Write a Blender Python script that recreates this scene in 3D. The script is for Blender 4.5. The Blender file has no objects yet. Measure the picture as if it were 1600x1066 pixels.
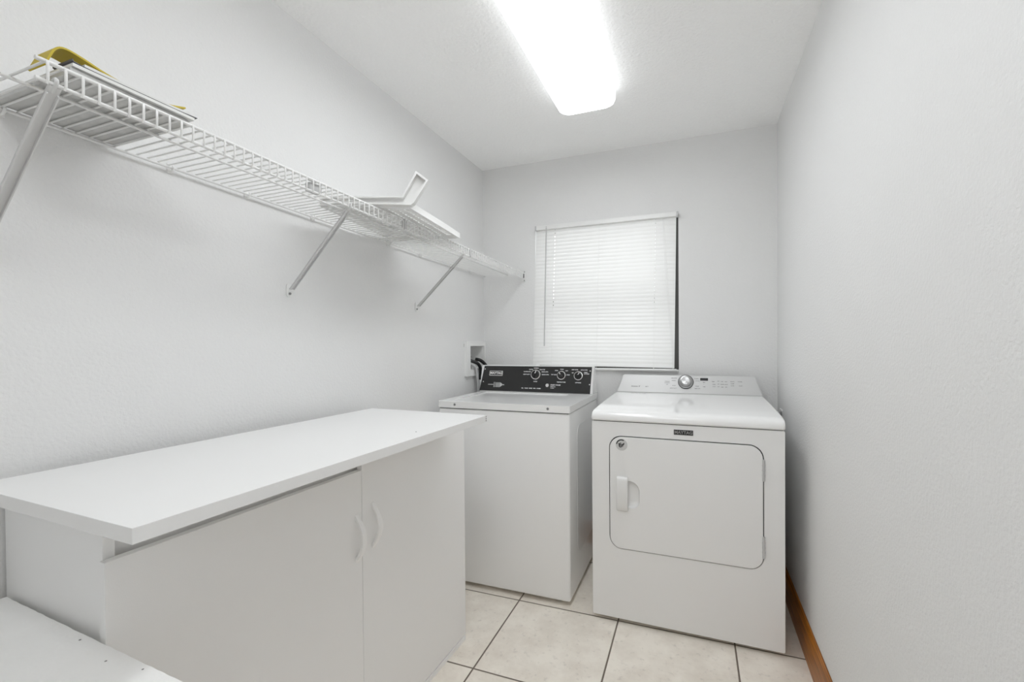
import bpy, bmesh, math, random
from mathutils import Vector, Matrix
random.seed(4)
SC = bpy.context.scene
COL = SC.collection
PI = math.pi

# ------------------------------------------------------------------ room dimensions (metres)
XL, XR, YB, YF, H = -1.2746, 0.3922, 2.5434, -1.25, 2.29
CAMH = 1.1776

# ------------------------------------------------------------------ materials
def mat(name, col, rough=0.5, metal=0.0, spec=0.5, bump=0.0, bscale=200.0, var=0.0, vscale=6.0, coat=0.0):
    m = bpy.data.materials.new(name); m.use_nodes = True
    nt = m.node_tree; b = nt.nodes['Principled BSDF']
    b.inputs['Base Color'].default_value = (*col, 1)
    b.inputs['Roughness'].default_value = rough
    b.inputs['Metallic'].default_value = metal
    b.inputs['Specular IOR Level'].default_value = spec
    b.inputs['Coat Weight'].default_value = coat
    tc = nt.nodes.new('ShaderNodeTexCoord')
    if var > 0:
        n = nt.nodes.new('ShaderNodeTexNoise'); n.inputs['Scale'].default_value = vscale
        n.inputs['Detail'].default_value = 5
        r = nt.nodes.new('ShaderNodeMix'); r.data_type = 'RGBA'
        r.inputs[6].default_value = (*[c * (1 - var) for c in col], 1)
        r.inputs[7].default_value = (*[min(1, c * (1 + var)) for c in col], 1)
        nt.links.new(tc.outputs['Object'], n.inputs['Vector'])
        nt.links.new(n.outputs['Fac'], r.inputs[0]); nt.links.new(r.outputs[2], b.inputs['Base Color'])
    if bump > 0:
        n2 = nt.nodes.new('ShaderNodeTexNoise'); n2.inputs['Scale'].default_value = bscale
        n2.inputs['Detail'].default_value = 3; n2.inputs['Roughness'].default_value = 0.55
        bp = nt.nodes.new('ShaderNodeBump'); bp.inputs['Strength'].default_value = 1.0
        bp.inputs['Distance'].default_value = bump
        nt.links.new(tc.outputs['Object'], n2.inputs['Vector'])
        nt.links.new(n2.outputs['Fac'], bp.inputs['Height']); nt.links.new(bp.outputs['Normal'], b.inputs['Normal'])
    return m

M = {}
M['wall'] = mat('orange_peel_wall_paint', (.77, .77, .766), .65, spec=.3, bump=.0018, bscale=130, var=.01)
M['ceiling'] = mat('knockdown_ceiling_paint', (.94, .94, .935), .8, spec=.2, bump=.004, bscale=80, var=.01)
M['trim'] = mat('white_trim_paint', (.80, .80, .79), .4)
M['enamel'] = mat('white_appliance_enamel', (.84, .84, .835), .22, spec=.5, bump=.0002, bscale=500)
M['enamel_gloss'] = mat('glossy_white_enamel', (.87, .87, .865), .12, spec=.5)
M['lam'] = mat('white_laminate', (.87, .87, .865), .45, spec=.4, bump=.0001, bscale=600)
M['lam_top'] = mat('white_laminate_top', (.81, .81, .805), .38, spec=.4, bump=.0001, bscale=500, var=.01)
M['plastic'] = mat('white_plastic', (.80, .80, .79), .35)
M['clear_plastic'] = mat('greyish_clip_plastic', (.55, .55, .55), .3)
M['wire'] = mat('vinyl_coated_wire', (.76, .76, .75), .3, spec=.5)
M['steel_white'] = mat('white_painted_steel', (.66, .66, .655), .4)
M['black_panel'] = mat('black_console_panel', (.018, .018, .018), .35, spec=.5, bump=.0002, bscale=700)
M['black'] = mat('black_plastic', (.012, .012, .012), .3)
M['rubber'] = mat('dark_rubber', (.03, .03, .03), .7)
M['ink_white'] = mat('white_print', (.8, .8, .8), .5)
M['ink_grey'] = mat('grey_print', (.16, .16, .16), .5)
M['silver'] = mat('silver_console_paint', (.60, .60, .595), .35, metal=.15, bump=.0001, bscale=900)
M['chrome'] = mat('brushed_chrome', (.75, .75, .74), .22, metal=1)
M['screw'] = mat('dull_steel', (.35, .35, .35), .4, metal=1)
M['dark'] = mat('dark_hole', (.02, .02, .02), .8)
M['hose_black'] = mat('black_hose_rubber', (.012, .012, .012), .25)
M['hose_grey'] = mat('grey_hose_plastic', (.5, .5, .5), .35)
M['brass'] = mat('dull_valve_metal', (.35, .34, .32), .35, metal=.8)
M['paper'] = mat('white_paper', (.72, .72, .70), .8, var=.04, vscale=30)
M['paper_grey'] = mat('newsprint_paper', (.55, .55, .54), .85, var=.18, vscale=45)
M['paper_dark'] = mat('dark_grey_card', (.10, .10, .105), .6)
M['yellow'] = mat('yellow_card', (.52, .40, .03), .6, var=.12, vscale=14)
M['handle'] = mat('bright_white_handle', (.93, .93, .925), .3)
M['bronze'] = mat('dark_bronze_aluminium', (.045, .043, .04), .4)
M['ext'] = mat('outside_ground', (.5, .5, .5), .9)
M['wood_painted'] = mat('white_painted_worn_wood', (.88, .88, .87), .6, bump=.0018, bscale=45, var=.05, vscale=9)

def floor_material():
    m = bpy.data.materials.new('beige_ceramic_tile'); m.use_nodes = True
    nt = m.node_tree; N = nt.nodes; L = nt.links; b = N['Principled BSDF']
    tc = N.new('ShaderNodeTexCoord')
    s = .4523; tx, ty, tr = -.7646, 1.8660, .005
    sub = N.new('ShaderNodeVectorMath'); sub.operation = 'SUBTRACT'; sub.inputs[1].default_value = (tx, ty, 0)
    L.new(tc.outputs['Object'], sub.inputs[0])
    rot = N.new('ShaderNodeVectorRotate'); rot.rotation_type = 'Z_AXIS'; rot.inputs['Angle'].default_value = -tr
    L.new(sub.outputs[0], rot.inputs['Vector'])
    div = N.new('ShaderNodeVectorMath'); div.operation = 'SCALE'; div.inputs['Scale'].default_value = 1 / s
    L.new(rot.outputs[0], div.inputs[0])
    sep = N.new('ShaderNodeSeparateXYZ'); L.new(div.outputs[0], sep.inputs[0])
    def edge(out):
        a = N.new('ShaderNodeMath'); a.operation = 'ADD'; a.inputs[1].default_value = .5; L.new(out, a.inputs[0])
        f = N.new('ShaderNodeMath'); f.operation = 'FRACT'; L.new(a.outputs[0], f.inputs[0])
        c = N.new('ShaderNodeMath'); c.operation = 'SUBTRACT'; c.inputs[1].default_value = .5; L.new(f.outputs[0], c.inputs[0])
        d = N.new('ShaderNodeMath'); d.operation = 'ABSOLUTE'; L.new(c.outputs[0], d.inputs[0])
        return d.outputs[0]
    mn = N.new('ShaderNodeMath'); mn.operation = 'MINIMUM'
    L.new(edge(sep.outputs[0]), mn.inputs[0]); L.new(edge(sep.outputs[1]), mn.inputs[1])
    ramp = N.new('ShaderNodeMapRange'); ramp.interpolation_type = 'SMOOTHSTEP'
    ramp.inputs['From Min'].default_value = .0045; ramp.inputs['From Max'].default_value = .0085
    L.new(mn.outputs[0], ramp.inputs['Value'])
    fl = N.new('ShaderNodeVectorMath'); fl.operation = 'FLOOR'; L.new(div.outputs[0], fl.inputs[0])
    wn = N.new('ShaderNodeTexWhiteNoise'); L.new(fl.outputs[0], wn.inputs['Vector'])
    off = N.new('ShaderNodeVectorMath'); off.operation = 'MULTIPLY_ADD'
    off.inputs[1].default_value = (7, 7, 7); L.new(wn.outputs['Color'], off.inputs[0]); L.new(tc.outputs['Object'], off.inputs[2])
    n1 = N.new('ShaderNodeTexNoise'); n1.inputs['Scale'].default_value = 9; n1.inputs['Detail'].default_value = 8
    n1.inputs['Roughness'].default_value = .65; L.new(off.outputs[0], n1.inputs['Vector'])
    cr = N.new('ShaderNodeValToRGB'); e = cr.color_ramp.elements
    e[0].position = .3; e[0].color = (.765, .705, .625, 1); e[1].position = .62; e[1].color = (.90, .85, .77, 1)
    L.new(n1.outputs['Fac'], cr.inputs[0])
    n2 = N.new('ShaderNodeTexNoise'); n2.inputs['Scale'].default_value = 55; n2.inputs['Detail'].default_value = 4
    L.new(off.outputs[0], n2.inputs['Vector'])
    pit = N.new('ShaderNodeMapRange'); pit.inputs['From Min'].default_value = .28; pit.inputs['From Max'].default_value = .40
    pit.inputs['To Min'].default_value = .86; pit.inputs['To Max'].default_value = 1
    L.new(n2.outputs['Fac'], pit.inputs['Value'])
    mul = N.new('ShaderNodeVectorMath'); mul.operation = 'SCALE'; L.new(cr.outputs[0], mul.inputs[0]); L.new(pit.outputs[0], mul.inputs['Scale'])
    mix = N.new('ShaderNodeMix'); mix.data_type = 'RGBA'; mix.inputs[6].default_value = (.19, .155, .125, 1)
    L.new(ramp.outputs[0], mix.inputs[0]); L.new(mul.outputs[0], mix.inputs[7]); L.new(mix.outputs[2], b.inputs['Base Color'])
    bp = N.new('ShaderNodeBump'); bp.inputs['Distance'].default_value = .002; L.new(ramp.outputs[0], bp.inputs['Height'])
    L.new(bp.outputs[0], b.inputs['Normal'])
    b.inputs['Roughness'].default_value = .38; b.inputs['Specular IOR Level'].default_value = .35
    return m
M['floor'] = floor_material()

def oak_material():
    m = bpy.data.materials.new('varnished_oak'); m.use_nodes = True
    nt = m.node_tree; N = nt.nodes; L = nt.links; b = N['Principled BSDF']
    tc = N.new('ShaderNodeTexCoord'); mp = N.new('ShaderNodeMapping'); mp.inputs['Scale'].default_value = (60, 2.5, 60)
    L.new(tc.outputs['Object'], mp.inputs[0])
    n = N.new('ShaderNodeTexNoise'); n.inputs['Scale'].default_value = 2.2; n.inputs['Detail'].default_value = 6; L.new(mp.outputs[0], n.inputs['Vector'])
    cr = N.new('ShaderNodeValToRGB'); e = cr.color_ramp.elements
    e[0].position = .32; e[0].color = (.13, .034, .002, 1); e[1].position = .66; e[1].color = (.52, .19, .016, 1)
    L.new(n.outputs['Fac'], cr.inputs[0]); L.new(cr.outputs[0], b.inputs['Base Color'])
    b.inputs['Roughness'].default_value = .35
    return m
M['oak'] = oak_material()

def blind_material():
    m = bpy.data.materials.new('translucent_white_vinyl'); m.use_nodes = True
    nt = m.node_tree; N = nt.nodes; L = nt.links; b = N['Principled BSDF']
    b.inputs['Base Color'].default_value = (.84, .84, .83, 1); b.inputs['Roughness'].default_value = .4
    t = N.new('ShaderNodeBsdfTranslucent'); t.inputs['Color'].default_value = (.85, .85, .84, 1)
    mx = N.new('ShaderNodeMixShader'); mx.inputs[0].default_value = .12
    L.new(b.outputs[0], mx.inputs[1]); L.new(t.outputs[0], mx.inputs[2]); L.new(mx.outputs[0], N['Material Output'].inputs['Surface'])
    return m
M['slat'] = blind_material()

def glass_material():
    m = bpy.data.materials.new('window_glass'); m.use_nodes = True
    nt = m.node_tree; N = nt.nodes; L = nt.links
    N.remove(N['Principled BSDF'])
    g = N.new('ShaderNodeBsdfGlossy'); g.inputs['Roughness'].default_value = .02
    t = N.new('ShaderNodeBsdfTransparent'); t.inputs['Color'].default_value = (.95, .96, .96, 1)
    mx = N.new('ShaderNodeMixShader'); mx.inputs[0].default_value = .06
    L.new(t.outputs[0], mx.inputs[1]); L.new(g.outputs[0], mx.inputs[2]); L.new(mx.outputs[0], N['Material Output'].inputs['Surface'])
    return m
M['glass'] = glass_material()

LAMP_STRENGTH = 9.0
FILL_STRENGTH = 16.0
SIDE_STRENGTH = 1.6
def lamp_material(st):
    m = bpy.data.materials.new('lit_acrylic_diffuser'); m.use_nodes = True
    b = m.node_tree.nodes['Principled BSDF']
    b.inputs['Base Color'].default_value = (.85, .85, .85, 1)
    b.inputs['Emission Color'].default_value = (.945, .972, 1, 1); b.inputs['Emission Strength'].default_value = st
    return m
M['lamp'] = lamp_material(LAMP_STRENGTH); M['lamp_fill'] = lamp_material(FILL_STRENGTH); M['lamp_side'] = lamp_material(SIDE_STRENGTH)

# ------------------------------------------------------------------ mesh helpers
def bm_new(): return bmesh.new()

def merge(dst, src, mtx=None):
    me = bpy.data.meshes.new('tmp'); src.to_mesh(me); src.free()
    if mtx is not None: me.transform(mtx)
    dst.from_mesh(me); bpy.data.meshes.remove(me); return dst

def box(bm, x0, x1, y0, y1, z0, z1, bev=0.0, seg=2, mtx=None):
    b = bm_new()
    bmesh.ops.create_cube(b, size=1)
    for v in b.verts:
        v.co = Vector((x0 + (v.co.x + .5) * (x1 - x0), y0 + (v.co.y + .5) * (y1 - y0), z0 + (v.co.z + .5) * (z1 - z0)))
    if bev > 0: bmesh.ops.bevel(b, geom=list(b.edges), offset=bev, segments=seg, profile=.5, affect='EDGES', clamp_overlap=True)
    return merge(bm, b, mtx)

def tube(bm, pts, r, n=8, cap=True):
    pts = [Vector(p) for p in pts]; rings = []
    up = None
    for i, p in enumerate(pts):
        if i == 0: t = pts[1] - p
        elif i == len(pts) - 1: t = p - pts[i - 1]
        else: t = (pts[i + 1] - p).normalized() + (p - pts[i - 1]).normalized()
        t.normalize()
        if up is None:
            up = Vector((0, 0, 1)) if abs(t.z) < .9 else Vector((1, 0, 0))
        a = (up - t * up.dot(t)).normalized(); up = a; c = t.cross(a)
        rr = r[i] if isinstance(r, (list, tuple)) else r
        rings.append([bm.verts.new(p + a * rr * math.cos(2 * PI * k / n) + c * rr * math.sin(2 * PI * k / n)) for k in range(n)])
    for i in range(len(rings) - 1):
        for k in range(n):
            bm.faces.new((rings[i][k], rings[i][(k + 1) % n], rings[i + 1][(k + 1) % n], rings[i + 1][k]))
    if cap:
        bm.faces.new(rings[0][::-1]); bm.faces.new(rings[-1])
    return bm

def smooth_path(pts, sub=6):
    P = [Vector(p) for p in pts]; out = []
    for i in range(len(P) - 1):
        p0 = P[max(i - 1, 0)]; p1 = P[i]; p2 = P[i + 1]; p3 = P[min(i + 2, len(P) - 1)]
        for k in range(sub):
            t = k / sub
            out.append(.5 * ((2 * p1) + (p2 - p0) * t + (2 * p0 - 5 * p1 + 4 * p2 - p3) * t * t + (3 * p1 - p0 - 3 * p2 + p3) * t ** 3))
    out.append(P[-1]); return out

def lathe(bm, prof, n=32, mtx=None):
    """profile [(r, h)] turned about local z"""
    b = bm_new(); rings = []
    for r, h in prof:
        rings.append([b.verts.new((r * math.cos(2 * PI * k / n), r * math.sin(2 * PI * k / n), h)) for k in range(n)] if r > 1e-6 else [b.verts.new((0, 0, h))])
    for i in range(len(rings) - 1):
        A, B = rings[i], rings[i + 1]
        for k in range(n):
            k2 = (k + 1) % n
            if len(A) == 1 and len(B) == 1: continue
            if len(A) == 1: b.faces.new((A[0], B[k], B[k2]))
            elif len(B) == 1: b.faces.new((A[k], A[k2], B[0]))
            else: b.faces.new((A[k], A[k2], B[k2], B[k]))
    bmesh.ops.recalc_face_normals(b, faces=list(b.faces))
    return merge(bm, b, mtx)

def prism(bm, pts, mtx_fn, d0, d1):
    """closed 2-D outline pts extruded from depth d0 to d1; mtx_fn(u, v, d) -> point"""
    b = bm_new()
    A = [b.verts.new(mtx_fn(u, v, d0)) for u, v in pts]; B = [b.verts.new(mtx_fn(u, v, d1)) for u, v in pts]
    n = len(pts)
    b.faces.new(A); b.faces.new(B[::-1])
    for k in range(n): b.faces.new((A[k], B[k], B[(k + 1) % n], A[(k + 1) % n]))
    bmesh.ops.recalc_face_normals(b, faces=list(b.faces))
    return merge(bm, b)

def plate(bm, outer, holes, fn, d0, d1):
    """outline with holes, extruded; fn(u, v, d) -> point"""
    b = bm_new(); edges = []
    for loop in [outer] + holes:
        vs = [b.verts.new(fn(u, v, d0)) for u, v in loop]
        for k in range(len(vs)): edges.append(b.edges.new((vs[k], vs[(k + 1) % len(vs)])))
    bmesh.ops.triangle_fill(b, use_beauty=True, use_dissolve=False, edges=edges)
    off = Vector(fn(0, 0, d1)) - Vector(fn(0, 0, d0))
    if off.length > 1e-7:
        r = bmesh.ops.extrude_face_region(b, geom=list(b.faces))
        bmesh.ops.translate(b, verts=[v for v in r['geom'] if isinstance(v, bmesh.types.BMVert)], vec=off)
    bmesh.ops.recalc_face_normals(b, faces=list(b.faces))
    return merge(bm, b)

def rrect(x0, x1, z0, z1, r, n=6):
    if not isinstance(r, (list, tuple)): r = [r] * 4
    out = []
    for (cx, cz, a0), rr in zip(((x1, z1, 0), (x0, z1, 90), (x0, z0, 180), (x1, z0, 270)), r):
        sx = -1 if cx == x1 else 1; sz = -1 if cz == z1 else 1
        if rr < 1e-6: out.append((cx, cz)); continue
        for k in range(n + 1):
            a = math.radians(a0 + 90 * k / n)
            out.append((cx + sx * rr + rr * math.cos(a), cz + sz * rr + rr * math.sin(a)))
    return out

def circle(cx, cz, r, n=24): return [(cx + r * math.cos(2 * PI * k / n), cz + r * math.sin(2 * PI * k / n)) for k in range(n)]

XZ = lambda u, v, d: (u, d, v)      # plane facing -y, depth along y
XY = lambda u, v, d: (u, v, d)
YZ = lambda u, v, d: (d, u, v)

def text_bm(bm, s, u, v, size, M4, align='CENTER', bold=0.0, shear=0.0):
    cu = bpy.data.curves.new('t', 'FONT'); cu.body = s; cu.size = size; cu.align_x = align; cu.align_y = 'CENTER'
    cu.resolution_u = 2; cu.offset = bold; cu.shear = shear; cu.extrude = .0002
    ob = bpy.data.objects.new('t', cu); COL.objects.link(ob)
    me = bpy.data.meshes.new_from_object(ob.evaluated_get(bpy.context.evaluated_depsgraph_get()))
    bpy.data.objects.remove(ob); bpy.data.curves.remove(cu)
    me.transform(M4 @ Matrix.Translation((u, v, .0003)))
    bm.from_mesh(me); bpy.data.meshes.remove(me); return bm

# ------------------------------------------------------------------ object helpers
def obj(name, bm, m, parent=None, label=None, smooth=0):
    me = bpy.data.meshes.new(name); bm.to_mesh(me); bm.free()
    me.materials.append(m if not isinstance(m, str) else M[m])
    if smooth:
        for p in me.polygons: p.use_smooth = True
        me.set_sharp_from_angle(angle=math.radians(smooth))
    o = bpy.data.objects.new(name, me); COL.objects.link(o)
    if parent: o.parent = parent
    if label: o['label'] = label
    return o

def tag(o, label, cat, group=None, kind=None):
    o['label'] = label; o['category'] = cat
    if group: o['group'] = group
    if kind: o['kind'] = kind
    return o

def thing(name, label, cat, loc=(0, 0, 0), rz=0, group=None):
    o = bpy.data.objects.new(name, None); COL.objects.link(o); o.empty_display_size = .05
    o.location = loc; o.rotation_euler = (0, 0, rz)
    return tag(o, label, cat, group)

def struct(name, bm, m, label, cat, smooth=0):
    o = obj(name, bm, m, smooth=smooth); o['kind'] = 'structure'; o['label'] = label; o['category'] = cat
    return o

def frame(origin, xdir, ydir):
    x = Vector(xdir).normalized(); z = x.cross(Vector(ydir)).normalized(); y = z.cross(x)
    m = Matrix((x, y, z)).transposed().to_4x4(); m.translation = Vector(origin); return m

# ================================================================== SETTING
T = .12
struct('floor', box(bm_new(), XL - T, XR + T, YF - T, YB + T, -.1, 0), 'floor', 'beige ceramic tile floor with dark grout lines', 'floor')
struct('ceiling', box(bm_new(), XL - T, XR + T, YF - T, YB + T, H, H + .1), 'ceiling', 'white knockdown textured ceiling', 'ceiling')

# left wall with the opening for the supply box
BY0, BY1, BZ0, BZ1 = 2.335, 2.520, 1.030, 1.172
b = bm_new()
plate(b, [(YF - T, 0), (YB + T, 0), (YB + T, H), (YF - T, H)], [[(BY0, BZ0), (BY1, BZ0), (BY1, BZ1), (BY0, BZ1)]], YZ, XL - T, XL)
struct('wall_left', b, 'wall', 'white textured left wall behind the wire shelf', 'wall')
struct('wall_right', box(bm_new(), XR, XR + T, YF - T, YB + T, 0, H), 'wall', 'white textured blank right wall beside the dryer', 'wall')
WX0, WX1, WZ0, WZ1 = -.918, -.086, 1.018, 1.900
b = bm_new()
plate(b, [(XL, 0), (XR, 0), (XR, H), (XL, H)], [[(WX0, WZ0), (WX1, WZ0), (WX1, WZ1), (WX0, WZ1)]], XZ, YB, YB + T)
struct('wall_back', b, 'wall', 'white textured back wall with the window', 'wall')
DO = [(-.66, 0), (.22, 0), (.22, 2.04), (-.66, 2.04)]       # doorway added behind the camera to let fill light in
b = bm_new(); prism(b, [(XL, 0), DO[0], DO[3], DO[2], DO[1], (XR, 0), (XR, H), (XL, H)], XZ, YF - T, YF)
struct('wall_front', b, 'wall', 'white textured wall behind the camera with a doorway added for light', 'wall')

def baseboard(name, pts, fn, d0, d1, label):
    b = bm_new(); prism(b, pts, fn, d0, d1); return struct(name, b, 'oak', label, 'baseboard', smooth=30)
bbp = [(0, 0), (.013, 0), (.013, .108), (.0105, .120), (.006, .128), (.004, .133), (0, .133)]
baseboard('baseboard_right', [(XR - u, v) for u, v in bbp], XZ, YF, YB, 'varnished oak baseboard along the right wall')
baseboard('baseboard_back', [(YB - u, v) for u, v in bbp], YZ, XL, XR - .014, 'varnished oak baseboard along the back wall')

# window: frame, sashes, panes, in the opening
w = bpy.data.objects.new('window_1', None); COL.objects.link(w); w.location = (0, 0, 0)
w['kind'] = 'structure'; w['label'] = 'single-hung window behind the closed blind'; w['category'] = 'window'
yo = YB + .085
b = bm_new(); plate(b, [(WX0, WZ0), (WX1, WZ0), (WX1, WZ1), (WX0, WZ1)], [[(WX0 + .03, WZ0 + .035), (WX1 - .03, WZ0 + .035), (WX1 - .03, WZ1 - .03), (WX0 + .03, WZ1 - .03)]], XZ, yo - .02, yo + .025)
obj('window_frame', b, 'bronze', w)
zm = 1.435
obj('meeting_rail', box(bm_new(), WX0 + .03, WX1 - .03, yo - .018, yo + .02, zm - .024, zm + .024, .002), 'bronze', w)
obj('upper_pane', box(bm_new(), WX0 + .03, WX1 - .03, yo + .004, yo + .008, zm + .024, WZ1 - .03), 'glass', w)
obj('lower_pane', box(bm_new(), WX0 + .03, WX1 - .03, yo - .006, yo - .002, WZ0 + .035, zm - .024), 'glass', w)
struct('trim_1', box(bm_new(), WX0 + .001, WX1 - .001, YB - .008, yo - .021, WZ0 + .0005, WZ0 + .012, .002), 'trim', 'white window sill under the blind', 'window sill')

# ================================================================== WINDOW BLIND
bl = thing('window_blind', 'closed white mini blind with a tilt wand hanging in the window', 'blind', (0, 0, 0))
yb = YB - .012
obj('headrail', box(bm_new(), -.9055, -.0875, YB - .034, YB - .006, 1.8655, 1.8905, .002), 'plastic', bl)
for x0, x1 in ((-.9085, -.8985), (-.0955, -.0865)):
    obj('end_bracket', box(bm_new(), x0, x1, YB - .0350, YB - .005, 1.8650, 1.8910, .001), 'clear_plastic', bl)
NS = 38
def lerp(a, c, t): return a + (c - a) * t
b = bm_new()
slat_w, tilt = .0252, math.radians(73)
holes_u = [.147, .866]
for i in range(NS):
    t = (i + .5) / NS
    x0, x1 = lerp(-.905, -.934, t), lerp(-.096, -.109, t)
    z0, z1 = lerp(1.872, 1.054, t), lerp(1.872, 1.043, t)
    jit = random.uniform(-.02, .02)
    us = [0]
    for h in holes_u: us += [h - .0026, h + .0026]
    us.append(1)
    prof = []
    for k in range(5):
        s = (k / 4 - .5) * slat_w; bow = .0016 * (1 - (2 * (k / 4 - .5)) ** 2)
        a = tilt + jit
        prof.append((math.cos(a) * s - math.sin(a) * -bow * 0 - bow * math.sin(a), math.sin(a) * s + bow * math.cos(a)))
    rows = []
    for u in us:
        rows.append([b.verts.new((lerp(x0, x1, u), yb + py, lerp(z0, z1, u) + pz)) for py, pz in prof])
    for j in range(len(us) - 1):
        for k in range(4):
            if j % 2 == 1 and k == 2 and i < 22: continue
            b.faces.new((rows[j][k], rows[j + 1][k], rows[j + 1][k + 1], rows[j][k + 1]))
obj('slats', b, 'slat', bl, smooth=60)
b = bm_new()
box(b, -.931, -.098, yb - .013, yb + .011, 1.0265, 1.0365, .002)
obj('bottom_rail', b, 'plastic', bl)
b = bm_new()
for u in holes_u:
    for dy in (-.0155, .0125):
        tube(b, [(lerp(-.905, -.096, u), yb + dy, 1.876), (lerp(-.934, -.109, u), yb + dy, 1.036)], .0007, 5)
u = .48
tube(b, [(lerp(-.905, -.096, u), yb - .0155, 1.876), (lerp(-.934, -.109, u), yb - .0155, 1.036)], .0007, 5)
obj('ladder_cords', b, 'plastic', bl)
b = bm_new()
tube(b, [(-.835, yb - .024, 1.874), (-.8355, yb - .022, 1.865), (-.8535, yb - .022, 1.168)], .0036, 8)
tube(b, [(-.835, yb - .024, 1.885), (-.835, yb - .024, 1.872)], .002, 6)
obj('tilt_wand', b, 'clear_plastic', bl, smooth=40)
b = bm_new()
tube(b, [(-.166, yb - .022, 1.876), (-.150, yb - .020, 1.52), (-.118, yb - .019, 1.115), (-.117, yb - .019, 1.03)], .0009, 5)
tube(b, [(-.160, yb - .022, 1.876), (-.138, yb - .020, 1.45), (-.112, yb - .019, 1.12), (-.1125, yb - .019, 1.04)], .0009, 5)
obj('lift_cords', b, 'plastic', bl)

# ================================================================== CEILING LIGHT AND ADDED FILL DOME
lx, ly = .128, .613
def ceiling_light(label, y, material):
    cl = thing('ceiling_light', label, 'ceiling light', (-.4475, y, H), 0)
    obj('mounting_pan', box(bm_new(), -lx + .02, lx - .02, -ly + .02, ly - .02, -.016, -.0005, .002), 'trim', cl)
    b = bm_new()
    prof = [(0.0, -.014), (.0, -.052), (.006, -.068), (.018, -.076)]
    loops = []
    for ins, z in prof:
        loops.append([b.verts.new((u, v, z)) for u, v in rrect(-lx + ins, lx - ins, -ly + ins, ly - ins, .045 - ins * .5, 8)])
    for i in range(len(loops) - 1):
        n = len(loops[i])
        for k in range(n): b.faces.new((loops[i][k], loops[i + 1][k], loops[i + 1][(k + 1) % n], loops[i][(k + 1) % n]))
    b.faces.new(loops[0])
    obj('diffuser_side', b, 'lamp_side', cl, 'glowing side band of the diffuser', smooth=50)
    b = bm_new(); ins, z = prof[-1]
    b.faces.new([b.verts.new((u, v, z)) for u, v in rrect(-lx + ins, lx - ins, -ly + ins, ly - ins, .045 - ins * .5, 8)][::-1])
    obj('diffuser', b, material, cl, 'glowing white acrylic diffuser')
ceiling_light('long white fluorescent wraparound light glowing on the ceiling above the counter', 1.345, 'lamp')
dm = thing('ceiling_light', 'round dome light added above the camera, out of view, for fill light', 'ceiling light', (-.20, .10, H))  # unseen dome added to brighten the surfaces that face the camera
obj('fill_dome_ring', lathe(bm_new(), [(0, -.0005), (.185, -.0005), (.185, -.022), (.165, -.022), (.165, -.012), (0, -.012)], 40), 'trim', dm, smooth=40)
obj('fill_dome', lathe(bm_new(), [(.160, -.0125), (.162, -.035), (.150, -.060), (.120, -.080), (.075, -.092), (.03, -.097), (0, -.098)], 40), 'lamp_fill', dm, smooth=60)

# ================================================================== WIRE SHELF
sh = thing('wire_shelf', 'long white ventilated wire shelf on diagonal braces along the left wall', 'shelf', (XL, .392, 1.647))
SL = -.0137
def zs(y): return SL * y                      # the shelf runs a little downhill
LEN = YB - .392 - .004
DEP = .280
def rod(x, dz, r, y0=0, y1=LEN): return tube(bm_new(), [(x, y0, zs(y0) + dz), (x, y1, zs(y1) + dz)], r, 10)
obj('back_rod', rod(.014, -.0045, .0034), 'wire', sh, smooth=40)
obj('middle_rod', rod(.172, -.0045, .0032), 'wire', sh, smooth=40)
obj('upper_front_rod', rod(DEP, -.0005, .0036), 'wire', sh, smooth=40)
obj('lower_front_rod', rod(DEP - .001, -.0325, .0034), 'wire', sh, smooth=40)
b = bm_new(); y = .013; NW = 0
while y < LEN - .006:
    z = zs(y)
    tube(b, [(.011, y, z), (DEP - .002, y, z + .0005), (DEP + .0042, y, z - .0015), (DEP + .0052, y, z - .006), (DEP + .0048, y, z - .030), (DEP + .001, y, z - .0365)], .00205, 6)
    y += .0222; NW += 1
obj('deck_wires', b, 'wire', sh, smooth=40)
def brace(yt, yf, wd=.0155):
    y0 = yt - .392; y1 = yf - .392
    p0 = Vector((DEP - .001, y0, zs(y0) - .036)); p1 = Vector((.010, y1, -.280))
    d = (p1 - p0).normalized(); s = Vector((0, 1, 0)); s = (s - d * s.dot(d)).normalized(); n = d.cross(s)
    m = Matrix((s, n, d)).transposed().to_4x4(); m.translation = p0; L = (p1 - p0).length
    b = bm_new()
    box(b, -wd / 2, wd / 2, -.0012, .0012, 0, L, 0, mtx=m)
    box(b, -wd / 2, -wd / 2 + .002, -.0012, .007, 0.012, L - .004, 0, mtx=m)
    box(b, wd / 2 - .002, wd / 2, -.0012, .007, 0.012, L - .004, 0, mtx=m)
    # hook over the lower rod
    tube(b, smooth_path([p0 + d * .012, p0, p0 + Vector((.006, 0, .006)), p0 + Vector((.004, 0, .012)), p0 + Vector((-.003, 0, .010))], 4), .003, 6)
    o = obj('support_brace', b, 'steel_white', sh)
    b = bm_new()
    plate(b, rrect(y1 - .0115, y1 + .0115, -.305, -.262, [.008, .008, .008, .008], 5), [circle(y1, -.294, .0025, 10)], YZ, .0008, .0035)
    obj('foot_clip', b, 'plastic', o, smooth=40)
    b = bm_new(); lathe(b, [(0, .0045), (.003, .004), (.0042, .002), (.0042, 0)], 12, frame((.0038, y1, -.294), (0, 1, 0), (0, 0, 1)))
    obj('screw', b, 'screw', o, 'dark screw head', smooth=40)
brace(.4155, .418, .0165); brace(1.079, 1.101, .0145); brace(1.787, 1.817, .0145)
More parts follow.
